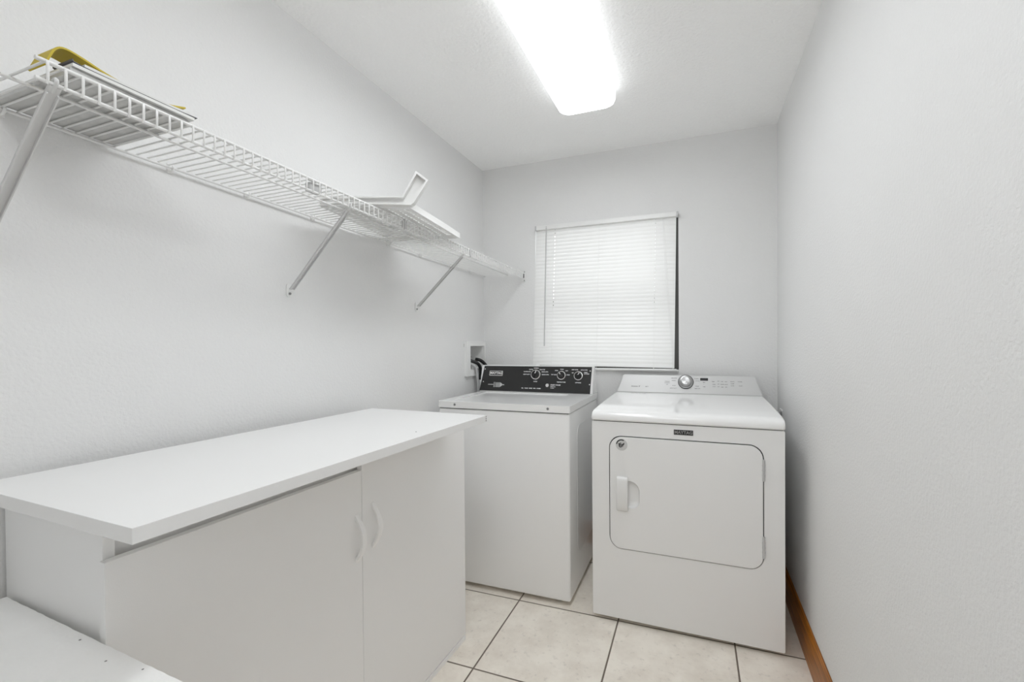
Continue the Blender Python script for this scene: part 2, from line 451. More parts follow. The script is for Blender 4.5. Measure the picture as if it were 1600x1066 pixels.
for yc in (.452, .747, .954, 1.197, 1.607, 1.848, 2.12, 2.36):
    y0 = yc - .392; b = bm_new(); zc = zs(y0) - .0045
    box(b, .0008, .0035, y0 - .006, y0 + .006, zc - .012, zc + .013, .001)
    tube(b, smooth_path([(.003, y0, zc - .007), (.012, y0, zc - .0065), (.0195, y0, zc), (.0165, y0, zc + .0055)], 4), .0026, 6)
    obj('wall_clip', b, 'plastic', sh, smooth=40)
# end bracket on the back wall
b = bm_new(); ze = zs(LEN)
plate(b, rrect(DEP - .013, DEP + .012, ze - .052, ze + .012, .005, 4), [rrect(DEP - .0045, DEP + .0045, ze - .033, ze + .001, .003, 3)], XZ, LEN - .004, LEN + .0025)
eb = obj('end_bracket', b, 'plastic', sh)
obj('dark_slot', box(bm_new(), DEP - .0042, DEP + .0042, LEN - .0005, LEN + .0015, ze - .0325, ze + .0005), 'dark', eb, 'dark slot of the end bracket')
for dz, dx in ((.0075, .009), (-.045, .008)):
    b = bm_new(); lathe(b, [(0, .004), (.0026, .0035), (.0036, .001), (.0036, 0)], 12, frame((DEP + dx - .002, LEN - .004, ze + dz), (1, 0, 0), (0, 0, 1)))
    obj('screw', b, 'screw', eb, smooth=40)
# grey clips on the front lip
def lip_clip(yc, wdt, m, h=.036):
    y0 = yc - .392; b = bm_new()
    box(b, DEP - .007, DEP + .009, y0 - wdt / 2, y0 + wdt / 2, zs(y0) - h, zs(y0) + .004, .003)
    return obj('lip_clip', b, m, sh)
lip_clip(1.345, .006, 'clear_plastic'); lip_clip(1.845, .006, 'clear_plastic')
y0 = .94 - .392; b = bm_new()
box(b, DEP - .028, DEP - .007, y0 - .002, y0 + .040, zs(y0) - .030, zs(y0) - .004, .004)
box(b, DEP - .024, DEP - .012, y0 + .006, y0 + .032, zs(y0) + .002, zs(y0) + .012, .003)
obj('joiner_clip', b, 'clear_plastic', sh, 'greyish plastic joiner clip inside the lip', smooth=40)

# ================================================================== PLASTIC RACK lying on the shelf
zr = 1.6475 - .0137 * 1.0 + .0075
A = Vector((-1.168, 1.127)); Bp = Vector((-1.260, 1.628)); Cp = Vector((-.958, 1.692)); D = Vector((-.902, 1.252))
rk = thing('plastic_rack', 'white slotted plastic rack with an upturned arm lying on the wire shelf', 'rack', (D.x, D.y, zr))
def quad(u, v):      # u: from wall side (0) to room side (1), v: near (0) to far (1)
    p = (A * (1 - u) + D * u) * (1 - v) + (Bp * (1 - u) + Cp * u) * v
    return p - D
b = bm_new()
def qbar(u0, u1, v0, v1, z0, z1):
    bb = bm_new(); lo = []; hi = []
    for u, v in ((u0, v0), (u1, v0), (u1, v1), (u0, v1)):
        p = quad(u, v); lo.append(bb.verts.new((p.x, p.y, z0))); hi.append(bb.verts.new((p.x, p.y, z1)))
    bb.faces.new(lo[::-1]); bb.faces.new(hi)
    for k in range(4): bb.faces.new((lo[k], lo[(k + 1) % 4], hi[(k + 1) % 4], hi[k]))
    merge(b, bb)
tk = .0045
qbar(0, .05, 0, 1, 0, tk); qbar(.955, 1, 0, 1, 0, tk); qbar(.05, .955, 0, .05, 0, tk); qbar(.05, .955, .86, 1, 0, tk)
nu = 9
for i in range(1, nu + 1):
    u = .05 + .905 * i / (nu + 1); qbar(u - .034, u + .034, .05, .86, 0, tk)
nv = 18
for i in range(1, nv + 1):
    v = .05 + .81 * i / (nv + 1); qbar(.05, .955, v - .0105, v + .0105, .0004, tk - .0004)
obj('slotted_plate', b, 'plastic', rk)
b = bm_new(); qbar(.985, 1, .02, 1, tk, .0225); qbar(0, .015, .02, 1, tk, .0225); qbar(.015, .985, .985, 1, tk, .0225)
obj('raised_rim', b, 'plastic', rk)
u2 = (D - A).normalized(); n2 = Vector((-u2.y, u2.x))
def RK(s, z, d): return (u2.x * s + n2.x * d, u2.y * s + n2.y * d, z)
outl = [(-.287, .0046), (.008, .0046), (.018, .012), (.066, .088), (.026, .118), (-.020, .034), (-.160, .030), (-.287, .026)]
cx = sum(p[0] for p in outl) / len(outl)
innr = [(-.280, .0096), (.004, .0098), (.0125, .0155), (.0575, .0862), (.0285, .1085), (-.0165, .0285), (-.160, .0250), (-.280, .0210)]
b = bm_new()
plate(b, outl, [innr], RK, -.016, .012)
plate(b, innr, [], RK, .002, .005)
obj('end_bracket', b, 'plastic', rk, 'bent channel-shaped end bracket')

# ================================================================== PAPERS ON THE SHELF
ZP = 1.647 + .0030 
def sheet(name, label, cat, x0, x1, prof, th, m, group=None, skew=0.0, xjit=None):
    """prof: (y, z) of the underside from the near end to the far end"""
    P = smooth_path([(0, y, z) for y, z in prof], 4)
    b = bm_new(); n = len(P); lo = []; hi = []
    for i, p in enumerate(P):
        dx = skew * (p.y - P[0].y)
        lo.append((b.verts.new((x0 + dx, p.y, p.z)), b.verts.new((x1 + dx, p.y, p.z))))
    for i, p in enumerate(P):
        t = (P[min(i + 1, n - 1)] - P[max(i - 1, 0)]).normalized(); nn = Vector((0, -t.z, t.y)) * th
        dx = skew * (p.y - P[0].y)
        hi.append((b.verts.new((x0 + dx, p.y + nn.y, p.z + nn.z)), b.verts.new((x1 + dx, p.y + nn.y, p.z + nn.z))))
    for i in range(n - 1):
        b.faces.new((lo[i][0], lo[i][1], lo[i + 1][1], lo[i + 1][0])); b.faces.new((hi[i][0], hi[i + 1][0], hi[i + 1][1], hi[i][1]))
        b.faces.new((lo[i][0], lo[i + 1][0], hi[i + 1][0], hi[i][0])); b.faces.new((lo[i][1], hi[i][1], hi[i + 1][1], lo[i + 1][1]))
    b.faces.new((lo[0][0], hi[0][0], hi[0][1], lo[0][1])); b.faces.new((lo[-1][0], lo[-1][1], hi[-1][1], hi[-1][0]))
    bmesh.ops.recalc_face_normals(b, faces=list(b.faces))
    o = obj(name, b, m, smooth=50); tag(o, label, cat, group); return o
zl = lambda y, dz: (y, ZP - .0137 * (y - .392) + dz)
sheet('newspaper', 'grey newspaper stack lying flat at the bottom of the paper pile on the shelf', 'newspaper', -1.262, -1.002,
      [zl(.438, 0), zl(.48, 0), zl(.55, 0), zl(.627, 0)], .010, 'paper_grey', skew=-.02)
sheet('paper_sheet', 'white paper sheets lying directly on the grey newspaper on the shelf', 'paper', -1.240, -.998,
      [zl(.440, .0112), zl(.47, .0112), zl(.55, .0112), zl(.634, .0112)], .0055, 'paper', skew=.01)
sheet('dark_card', 'dark grey card edge sandwiched between white papers on the shelf', 'card', -1.06, -.9995,
      [zl(.440, .0240), zl(.452, .0180), zl(.55, .0180), zl(.60, .0182), zl(.642, .0200)], .0014, 'paper_dark')
sheet('paper_sheet', 'topmost white paper sheet, curled at its far end, over the dark card', 'paper', -1.19, -1.003,
      [zl(.458, .0205), zl(.50, .0205), zl(.56, .0205), zl(.60, .0208), zl(.632, .0240)], .005, 'paper', skew=-.01)
sheet('yellow_folder', 'yellow card folder bent over the near end of the paper pile', 'folder', -1.078, -1.026,
      [(.4185, 1.656), (.424, 1.672), (.432, 1.690), (.444, 1.6965), (.468, 1.693), (.50, 1.685), (.55, 1.679), (.60, 1.680), (.636, 1.690)], .003, 'yellow')

# ================================================================== BASE CABINET AND COUNTER
CR = -.034
CX, CY, ZC = -.7264, .3732, .9289
cab = thing('base_cabinet', 'white two-door laminate base cabinet along the left wall', 'cabinet', (CX, CY, 0), CR)
# local frame: x = out from the wall (0 = counter front edge), y = along the wall
OF = -.1814                      # door faces
ob_, L0, L1 = -.503, .055, 1.172   # back, ends
hc = .884
obj('side_panel', box(bm_new(), ob_ - .0425, -.203, L0, L0 + .017, 0, hc, .0008), 'lam', cab)
obj('side_panel', box(bm_new(), ob_, -.203, L1 - .017, L1, 0, hc, .0008), 'lam', cab)
obj('bottom_panel', box(bm_new(), ob_ + .006, -.205, L0 + .017, L1 - .017, .020, .036), 'lam', cab)
obj('back_panel', box(bm_new(), ob_, ob_ + .006, L0 + .017, L1 - .017, .036, hc), 'lam', cab)
obj('top_panel', box(bm_new(), ob_ + .006, -.233, L0 + .017, L1 - .017, hc - .016, hc, .0006), 'lam', cab)
obj('divider', box(bm_new(), ob_ + .006, -.232, .607, .623, .036, .80), 'lam', cab)
obj('front_rail', box(bm_new(), -.232, -.2165, L0 + .017, .99, .80, ZC - .0236), 'lam', cab)
obj('plinth', box(bm_new(), -.200, OF + .002, L0 + .001, L1 - .006, 0, .017, .0008), 'lam', cab)
def cab_door(l0, l1, z0, z1, hl, hz, front):
    o = obj('door', box(bm_new(), front - .017, front, l0, l1, z0, z1, .0009, 2), 'lam', cab)
    b = bm_new(); hh = .066
    pts = []
    # bow handle: slim arc standing off the door with pointed ends
    K = 22; sec = 10; rings = []
    for k in range(K + 1):
        t = -1 + 2 * k / K
        z = hz + hh * t
        outx = .032 * (1 - abs(t) ** 2.2)
        wy = .0080 * (1 - .35 * t * t)
        inx = max(outx - .0075 - .004 * abs(t), 0)
        if abs(t) > .80: inx = 0
        rings.append((z, inx, outx, wy))
    prev = None
    for z, i_, o_, wy in rings:
        r = [b.verts.new((front + .0004 + p, hl + q_, z)) for p, q_ in ((i_, -wy), (lerp(i_, o_, .7), -wy), (o_ + .0005, -wy * .5), (o_ + .0005, wy * .5), (lerp(i_, o_, .7), wy), (i_, wy))]
        if prev:
            for k in range(6): b.faces.new((prev[k], prev[(k + 1) % 6], r[(k + 1) % 6], r[k]))
        else: b.faces.new(r[::-1])
        prev = r
    b.faces.new(prev)
    bmesh.ops.recalc_face_normals(b, faces=list(b.faces))
    obj('handle', b, 'handle', o, 'white bow handle', smooth=40)
    return o
cab_door(.048, .6165, .020, .825, .596, .640, OF)
cab_door(.6178, 1.172, .020, .845, .6595, .654, OF)

ct = thing('countertop', 'long white laminate board lying as a countertop on the base cabinet', 'countertop', (CX, CY, ZC), CR)
b = bm_new(); box(b, -.5145, 0, 0, 1.0264, -.0232, 0, .0008)
# the back corner follows the wall
obj('board', b, 'lam_top', ct)
for dz in (-.004, -.011, -.018):
    obj('screw_hole', lathe(bm_new(), [(0, .0006), (.0022, .0006), (.0022, 0)], 10, frame((.0, 1.0204, dz), (0, 1, 0), (0, 0, 1))), 'ink_grey', ct, 'small dark screw hole in the front edge')
obj('screw_hole', lathe(bm_new(), [(0, .0006), (.0022, .0006), (.0022, 0)], 10, frame((-.05, .692, 0), (1, 0, 0), (0, 1, 0))), 'ink_grey', ct, 'small dark screw hole in the top')

# ================================================================== WORKBENCH (near left)
b = bm_new()
bn = thing('wooden_bench', 'rough white painted wooden bench at the near end of the cabinet', 'bench', (-.914, .421, 0), math.radians(-2.8))
def plank(bb, x0, x1, y0, y1, z0, z1):
    p = bm_new(); bmesh.ops.create_grid(p, x_segments=60, y_segments=10, size=.5)
    r = bmesh.ops.extrude_face_region(p, geom=list(p.faces))
    vs = [v for v in r['geom'] if isinstance(v, bmesh.types.BMVert)]
    bmesh.ops.translate(p, verts=vs, vec=(0, 0, 1))
    for v in p.verts:
        ex = random.uniform(-.0006, .0006) if abs(abs(v.co.y) - .5) < 1e-4 else 0
        v.co = Vector((x0 + (v.co.x + .5) * (x1 - x0), y0 + (v.co.y + .5) * (y1 - y0) + ex, z0 + v.co.z * (z1 - z0)))
    bmesh.ops.recalc_face_normals(p, faces=list(p.faces)); merge(bb, p)
plank(b, -.330, .52, -.142, 0, .668, .700); plank(b, -.330, .52, -.288, -.145, .668, .700)
obj('top', b, 'wood_painted', bn)
b = bm_new(); box(b, -.300, .49, -.028, -.010, .59, .668, .002); box(b, -.300, .49, -.278, -.260, .59, .668, .002)
obj('apron', b, 'wood_painted', bn)
for x in (-.300, .445):
    for y in (-.258, -.074): obj('leg', box(bm_new(), x, x + .045, y, y + .045, 0, .668, .003), 'wood_painted', bn)
for (x, y, r_) in ((.145, -.004, .0016), (.072, -.016, .0018), (.235, -.05, .0014), (-.03, -.006, .0018), (.28, -.052, .0012)):
    obj('paint_chip', lathe(bm_new(), [(0, .0005), (r_, .0003), (r_ * .6, 0)], 7, frame((x, y - .004, .7002), (1, .3, 0), (0, 1, 0))), 'ink_grey', bn, 'small dark chip in the white paint')

# ================================================================== WASHING MACHINE
WXr, WYf = -.5244, 1.885
wm = thing('washing_machine', 'white top-load washing machine with a black control panel, left of the dryer', 'washing machine', (WXr, WYf, 0))
WW, WD, WZ = .679, .625, .9012
b = bm_new(); box(b, -WW + .003, -.003, .004, WD - .02, .020, .866, .011, 4)
obj('cabinet_body', b, 'enamel_gloss', wm, smooth=40)
# shallow embossed field on the right side
b = bm_new(); prism(b, rrect(.14, .56, .18, .79, .05, 6), YZ, -.0036, -.0020)
obj('side_embossing', b, 'enamel_gloss', wm, smooth=40)
obj('seam', box(bm_new(), -WW + .008, -.008, .009, WD - .03, .8655, .8695), 'rubber', wm, 'dark seam below the lid frame')
# lid frame with the recessed lid
lidr = rrect(-.629, -.128, .075, .449, .012, 4)
b = bm_new()
plate(b, rrect(-WW, 0, 0, WD - .02, .012, 5), [lidr], XY, .8690, WZ)
fr = obj('top_frame', b, 'enamel_gloss', wm, smooth=40)
mod = fr.modifiers.new('soft_edges', 'BEVEL'); mod.width = .004; mod.segments = 3; mod.limit_method = 'ANGLE'; mod.angle_limit = math.radians(50)
b = bm_new(); prism(b, rrect(-.6265, -.1305, .0775, .4465, .011, 4), XY, .872, WZ - .0045)
ld = obj('lid', b, 'enamel_gloss', wm, smooth=40)
mod = ld.modifiers.new('soft_edges', 'BEVEL'); mod.width = .003; mod.segments = 2; mod.limit_method = 'ANGLE'; mod.angle_limit = math.radians(50)
for x in (-.582, -.1025):
    b = bm_new(); lathe(b, [(0, .0035), (.0045, .003), (.006, .001), (.006, 0)], 16, frame((x, .0004, .886), (1, 0, 0), (0, 0, 1)))
    obj('front_screw', b, 'screw', wm, 'dull steel screw head', smooth=40)
# console
cy0, cy1, cz0, cz1 = .475, .515, WZ + .0005, 1.0545
b = bm_new(); prism(b, [(cy0, cz0), (cy1, cz1), (cy1 + .035, cz1), (cy1 + .075, cz0)], YZ, -.690, -.003)
cs = obj('console', b, 'enamel', wm)
mod = cs.modifiers.new('soft_edges', 'BEVEL'); mod.width = .0025; mod.segments = 2
PF = frame((0, cy0, cz0), (1, 0, 0), (0, cy1 - cy0, cz1 - cz0))
def PP(u, v, d): return tuple(PF @ Vector((u, v, d)))
off = .5244          # world x -> local x
b = bm_new()
prism(b, [(-1.214 + off, .004), (-.541 + off, .002), (-.537 + off, .153), (-1.196 + off, .153)], PP, .0002, .0022)
pn = obj('control_panel', b, 'black_panel', wm, 'black control panel with white print')
def PF2(d): return PF @ Matrix.Translation((0, 0, d))
b = bm_new(); M4 = PF2(.0022)
def tx(s, x, v, size, align='CENTER', bold=.0003): text_bm(b, s, x + off, v, size, M4, align, bold)
KX = -.863
tx('NORMAL', KX, .1425, .0075); tx('CYCLE', KX, .064, .0075)
for s, dx, v, al in (('WHITES', -.020, .134, 'RIGHT'), ('POWERWASH', -.033, .121, 'RIGHT'), ('HEAVY DUTY', -.037, .105, 'RIGHT'),
                     ('DELICATES', .020, .134, 'LEFT'), ('RINSE & SPIN', .034, .121, 'LEFT'), ('DRAIN & SPIN', .036, .105, 'LEFT')):
    tx(s, KX + dx, v, .0068, al)
K2 = -.709
tx('TEMPERATURE', K2, .0635, .0078)
for s, dx, v, al in (('WARM', 0, .137, 'CENTER'), ('COOL', -.022, .130, 'RIGHT'), ('HOT', .022, .129, 'LEFT'), ('TAP COLD', -.029, .106, 'RIGHT'), ('COLD', .029, .106, 'LEFT')): tx(s, K2 + dx, v, .0068, al)
K3 = -.611
tx('OPTIONS', K3, .0625, .0078)
for s, dx, v, al in (('DEEP WATER', -.004, .136, 'RIGHT'), ('EXTRA RINSE', .012, .135, 'LEFT'), ('OFF', -.029, .118, 'RIGHT'), ('FABRIC', .031, .121, 'LEFT'), ('SOFTENER', .031, .113, 'LEFT')): tx(s, K3 + dx, v, .0062, al)
tx('START / PAUSE', -.770, .0465, .0088, 'LEFT', .0004); tx('Hold 3 sec', -.770, .037, .0068, 'LEFT'); tx('to cancel', -.770, .029, .0058, 'LEFT')
tx('FILL   WASH   RINSE   SPIN   DONE', -.945, .024, .0075, 'LEFT', .0004); tx('LID', -.832, .024, .0075)
obj('lettering', b, 'ink_white', pn, 'small white words round the dials')
# plug emblem bottom left
b = bm_new()
for x0, x1, v0, v1 in ((-1.160, -1.127, .039, .043), (-1.124, -1.1215, .025, .056), (-1.1185, -1.116, .025, .056), (-1.070, -1.056, .038, .043)):
    box(b, x0 + off, x1 + off, v0, v1, .0022, .0026, mtx=PF)
for k in range(11):
    box(b, -1.112 + off, -1.085 + off, .026 + k * .0026, .0275 + k * .0026, .0022, .0026, mtx=PF)
prism(b, [(-1.084 + off, .026), (-1.070 + off, .035), (-1.070 + off, .047), (-1.084 + off, .055)], PP, .0022, .0026)
obj('emblem', b, 'clear_plastic', pn, 'grey plug-like emblem')
# brand badge
b = bm_new(); plate(b, rrect(-1.158 + off, -1.071 + off, .0935, .1235, .004, 4), [rrect(-1.155 + off, -1.074 + off, .0975, .1210, .002, 3)], PP, .0022, .0042)
bd = obj('badge', b, 'chrome', pn, 'chrome framed name badge')
b = bm_new(); box(b, -1.155 + off, -1.074 + off, .0975, .1210, .0022, .0030, mtx=PF); obj('badge_plate', b, 'black', bd)
b = bm_new(); text_bm(b, 'MAYTAG', -1.1145 + off, .1095, .0195, PF2(.0030), bold=.0006); obj('badge_lettering', b, 'ink_white', bd)
# dials
def dial(kx, kv, r, ang, name='dial'):
    m = PF @ Matrix.Translation((kx + off, kv, .0022))
    b = bm_new(); lathe(b, [(r * .74, 0), (r, 0), (r, .004), (r * .93, .007), (r * .80, .0075), (r * .74, .006)], 36, m)
    d = obj(name, b, 'chrome', pn, 'chrome ringed black dial', smooth=40)
    b = bm_new(); lathe(b, [(r * .76, 0), (r * .74, .016), (r * .68, .018), (0, .018)], 32, m)
    box(b, -r * .16, r * .16, -r * .70, r * .70, .017, .0245, .002, mtx=m @ Matrix.Rotation(ang, 4, 'Z'))
    obj('knob_cap', b, 'black', d, smooth=40)
    b = bm_new(); box(b, -r * .07, r * .07, r * .12, r * .66, .0245, .0249, 0, mtx=m @ Matrix.Rotation(ang, 4, 'Z')); obj('pointer', b, 'ink_white', d)
dial(KX, .104, .0305, math.radians(-25)); dial(K2, .102, .0265, math.radians(32)); dial(K3, .101, .0265, math.radians(-35))
b = bm_new(); lathe(b, [(0, .004), (.0085, .004), (.0105, .002), (.0105, 0)], 24, PF @ Matrix.Translation((-.790 + off, .044, .0022)))
obj('start_button', b, 'chrome', pn, 'round silver start button', smooth=40)
for x, v in ((-1.190, .134), (-1.194, .057), (-.546, .130), (-.546, .054)):
    b = bm_new(); lathe(b, [(0, .0018), (.0026, .0015), (.0034, 0)], 12, PF @ Matrix.Translation((x + off, v, .0022))); obj('panel_screw', b, 'ink_white', pn, smooth=40)
for x in (-WW + .06, -.06):
    for y in (.06, WD - .09):
        b = bm_new(); lathe(b, [(0, 0), (.018, 0), (.018, .010), (.008, .012), (.008, .021), (0, .021)], 16, Matrix.Translation((x, y, 0))); obj('foot', b, 'rubber', wm, smooth=40)

# ================================================================== DRYER
DXr, DYf, DR = .3099, 1.8485, -.0098
dr = thing('clothes_dryer', 'white front-load dryer with a grey sloped console, beside the right wall', 'dryer', (DXr, DYf, 0), DR)
DW = .728; dof = -.3099      # world x -> local: x + dof
def dxl(x): return x + dof
b = bm_new(); box(b, -DW + .002, -.002, .014, .62, .020, .8485, .006, 3)
obj('cabinet_body', b, 'enamel', dr, smooth=40)
hole = rrect(dxl(-.3445), dxl(.2400), .3155, .7915, [.052, .052, .052, .052], 8)
b = bm_new()
plate(b, rrect(-DW, 0, .0197, .8495, .006, 3), [hole], XZ, 0, .016)
fp = obj('front_panel', b, 'enamel', dr)
mod = fp.modifiers.new('soft_edges', 'BEVEL'); mod.width = .003; mod.segments = 3; mod.limit_method = 'ANGLE'; mod.angle_limit = math.radians(60)
b = bm_new(); prism(b, rrect(dxl(-.3440), dxl(.2395), .3160, .7910, .0515, 8), XZ, .0100, .0135)
obj('door_gasket', b, 'rubber', dr, 'dark gasket line round the door')
# door with the finger pocket
b = bm_new()
poc = rrect(dxl(-.291), dxl(-.219), .494, .606, [.042, .004, .004, .030], 8)
plate(b, rrect(dxl(-.3405), dxl(.2360), .3197, .7875, .048, 8), [poc], XZ, -.004, .0098)
dd = obj('door', b, 'enamel', dr)
mod = dd.modifiers.new('soft_edges', 'BEVEL'); mod.width = .0022; mod.segments = 3; mod.limit_method = 'ANGLE'; mod.angle_limit = math.radians(60)
b = bm_new(); n = len(poc)
cxp = sum(p[0] for p in poc) / n; czp = sum(p[1] for p in poc) / n
R = []
for f, d in ((1.0, -.0035), (.97, .003), (.88, .0075), (.6, .0094)):
    R.append([b.verts.new((cxp + (u - cxp) * f, d, czp + (v - czp) * f)) for u, v in poc])
for i in range(3):
    for k in range(n): b.faces.new((R[i][k], R[i][(k + 1) % n], R[i + 1][(k + 1) % n], R[i + 1][k]))
b.faces.new(R[-1]); bmesh.ops.recalc_face_normals(b, faces=list(b.faces))
for f_ in b.faces: pass
obj('finger_pocket', b, 'enamel', dd, smooth=60)
b = bm_new()
prism(b, [(-.004, .478), (-.014, .484), (-.0185, .496), (-.0185, .606), (-.014, .618), (-.004, .6235)], YZ, dxl(-.3125), dxl(-.2655))
hd = obj('door_handle', b, 'plastic', dd, 'white block handle', smooth=30)
mod = hd.modifiers.new('soft_edges', 'BEVEL'); mod.width = .004; mod.segments = 3; mod.limit_method = 'ANGLE'; mod.angle_limit = math.radians(40)
for z0, z1 in ((.657, .738), (.366, .447)):
    b = bm_new(); tube(b, [(dxl(.2382), -.0035, z0), (dxl(.2382), -.0035, z1)], .0052, 12)
    for zc in (z0 + .27 * (z1 - z0), z0 + .5 * (z1 - z0), z0 + .73 * (z1 - z0)): tube(b, [(dxl(.2382), -.0035, zc - .003), (dxl(.2382), -.0035, zc + .003)], .0060, 12)
    obj('hinge', b, 'clear_plastic', dd, 'grey barrel hinge', smooth=40)
# round sticker on the door
stm = frame((dxl(-.2915), -.0040, .7555), (1, 0, 0), (0, 0, 1))
b = bm_new(); lathe(b, [(0, .0006), (.024, .0006), (.0245, 0)], 36, stm)
st = obj('round_sticker', b, 'silver', dd, 'round silver sticker with a black mark', smooth=40)
b = bm_new()
for a0, a1 in ((60, 175),):
    pts_o = [(.0225 * math.cos(math.radians(a)), .0225 * math.sin(math.radians(a))) for a in range(a0, a1 + 1, 6)]
    pts_i = [(.0180 * math.cos(math.radians(a)), .0180 * math.sin(math.radians(a))) for a in range(a1, a0 - 1, -6)]
    prism(b, pts_o + pts_i, lambda u, v, d: tuple(stm @ Vector((u, v, d))), .0006, .0009)
def stroke(pts, r): tube(b, [tuple(stm @ Vector((u, v, .0006))) for u, v in smooth_path2(pts)], r, 6)
def smooth_path2(p): return [(q.x, q.y) for q in smooth_path([(a, c, 0) for a, c in p], 5)]
stroke([(-.002, .008), (-.009, .001), (-.009, -.007), (-.003, -.010), (.001, -.005), (-.003, -.001), (-.008, -.003)], .0018)
stroke([(.011, .008), (.006, .001), (.005, -.006)], .0018); stroke([(-.001, .003), (.006, .001), (.011, .003)], .0014); stroke([(-.013, .003), (-.007, .004)], .0016)
obj('sticker_print', b, 'black', st)
# brand badge
b = bm_new(); box(b, dxl(-.083), dxl(-.010), -.0022, .001, .8115, .8315, .0008)
bd = obj('badge', b, 'black', dr, 'small black name badge')
b = bm_new(); text_bm(b, 'MAYTAG', dxl(-.0465), .8212, .0170, frame((0, -.0022, 0), (1, 0, 0), (0, 0, 1)), bold=.0004); obj('badge_lettering', b, 'screw', bd)
# top panel with rounded front
b = bm_new()
prof = [(-.001, .8525), (-.0065, .858), (-.007, .869), (-.003, .880), (.006, .888), (.020, .8925), (.045, .8950), (.16, .9010), (.35, .9075), (.585, .9120), (.620, .9120), (.620, .8525)]
prism(b, prof, YZ, -DW - .001, .001)
tp = obj('top_panel', b, 'enamel_gloss', dr, smooth=35)
mod = tp.modifiers.new('soft_edges', 'BEVEL'); mod.width = .007; mod.segments = 3; mod.limit_method = 'ANGLE'; mod.angle_limit = math.radians(55)
obj('seam', box(bm_new(), -DW + .006, -.006, .004, .60, .8480, .8530), 'rubber', dr, 'dark seam below the top panel')
# console
kb = .586; CF = frame((0, kb, .9115), (1, 0, 0), (0, .040, .097)); CHt = .105
b = bm_new()
base = [(dxl(-.4185), .0), (dxl(.3095), .0)]
topc = []
def corner(cx, cv, dx0, r=.016): pass
outl = [(dxl(-.4185), 0), (dxl(.3095), 0), (dxl(.2830), .082)]
# rounded upper corners
for cx_, a0, a1 in ((.2650, 15, 90), (-.3740, 90, 165)):
    for k in range(7):
        a = math.radians(lerp(a0, a1, k / 6)); outl.append((dxl(cx_) + .018 * math.cos(a), .087 + .018 * math.sin(a)))
outl.append((dxl(-.3915), .082))
prism(b, outl, lambda u, v, d: tuple(CF @ Vector((u, v, d))), -.030, 0)
cn = obj('console', b, 'silver', dr, 'silver grey sloped console', smooth=30)
mod = cn.modifiers.new('soft_edges', 'BEVEL'); mod.width = .006; mod.segments = 3; mod.limit_method = 'ANGLE'; mod.angle_limit = math.radians(50)
km = CF @ Matrix.Translation((dxl(-.055), .066, 0))
mk_ = mat('radial_brushed_chrome', (.5, .5, .5), .30, metal=1)
tn = mk_.node_tree.nodes.new('ShaderNodeTangent'); tn.direction_type = 'RADIAL'; tn.axis = 'Z'
pb = mk_.node_tree.nodes['Principled BSDF']; pb.inputs['Anisotropic'].default_value = .9
mk_.node_tree.links.new(tn.outputs[0], pb.inputs['Tangent'])
b = bm_new(); lathe(b, [(.036, 0), (.036, .005), (.031, .010), (.030, .022), (.027, .027), (.022, .028), (.020, .026), (0, .026)], 40)
kn = obj('control_knob', b, mk_, cn, 'large chrome knob', smooth=35); kn.matrix_local = km
b = bm_new(); lathe(b, [(.0365, 0), (.039, .0005), (.039, .002), (.036, .003)], 40); obj('knob_ring', b, 'rubber', kn, smooth=40)
b = bm_new(); box(b, dxl(.016), dxl(.0545), .0755, .0895, 0, .0006, mtx=CF); obj('display_window', b, 'black', cn, 'small black display window')
b = bm_new()
def dt(s, x, v, size=.006, al='CENTER', bold=.0001, shear=0): text_bm(b, s, dxl(x), v, size, CF, al, bold, shear)
dt('bravos X', -.337, .036, .0125, 'LEFT', .0002, .25); dt('MCT', -.262, .035, .008, 'LEFT')
for s, x, v, al in (('WRINKLE', -.149, .067, 'CENTER'), ('CONTROL', -.149, .059, 'CENTER'), ('OFF', -.149, .050, 'CENTER'),
                    ('DELICATES', -.100, .086, 'RIGHT'), ('CASUAL', -.105, .073, 'RIGHT'), ('BULKY', -.105, .045, 'RIGHT'), ('HEAVY DUTY', -.100, .030, 'RIGHT'),
                    ('NORMAL', -.013, .085, 'LEFT'), ('TOWELS', -.008, .073, 'LEFT'), ('STEAM', -.008, .044, 'LEFT'), ('TIMED DRY', -.013, .031, 'LEFT'),
                    ('MIN', .035, .066, 'CENTER'), ('+  -', .035, .056, 'CENTER'), ('TIME', .035, .042, 'CENTER'),
                    ('TEMP', .072, .071, 'LEFT'), ('HIGH', .083, .056, 'CENTER'), ('LOW', .083, .044, 'CENTER'),
                    ('ON', .104, .074, 'CENTER'), ('ON', .104, .058, 'CENTER'), ('ON', .104, .044, 'CENTER'), ('DRY', .122, .072, 'CENTER'), ('MORE', .122, .057, 'CENTER'), ('LESS', .122, .043, 'CENTER'),
                    ('END', .140, .072, 'CENTER'), ('LOUD', .140, .057, 'CENTER'), ('OFF', .140, .043, 'CENTER'), ('SIGNAL', .170, .073, 'CENTER'), ('DAMP', .170, .062, 'CENTER'), ('LOCK', .170, .051, 'CENTER'),
                    ('POWER', .205, .073, 'CENTER'), ('START', .208, .051, 'CENTER')): dt(s, x, v, .0058, al)
obj('lettering', b, 'ink_grey', cn, 'small dark grey words and buttons')
b = bm_new()
text_bm(b, 'commercial technology', -.643, .545, .0085, frame((0, 0, .9118), (1, 0, 0), (0, 1, 0)), 'LEFT')
obj('top_lettering', b, 'ink_grey', dr)
for x in (-DW + .06, -.06):
    for y in (.07, .55):
        b = bm_new(); lathe(b, [(0, 0), (.018, 0), (.018, .010), (.008, .012), (.008, .021), (0, .021)], 16, Matrix.Translation((x, y, 0))); obj('foot', b, 'rubber', dr, smooth=40)

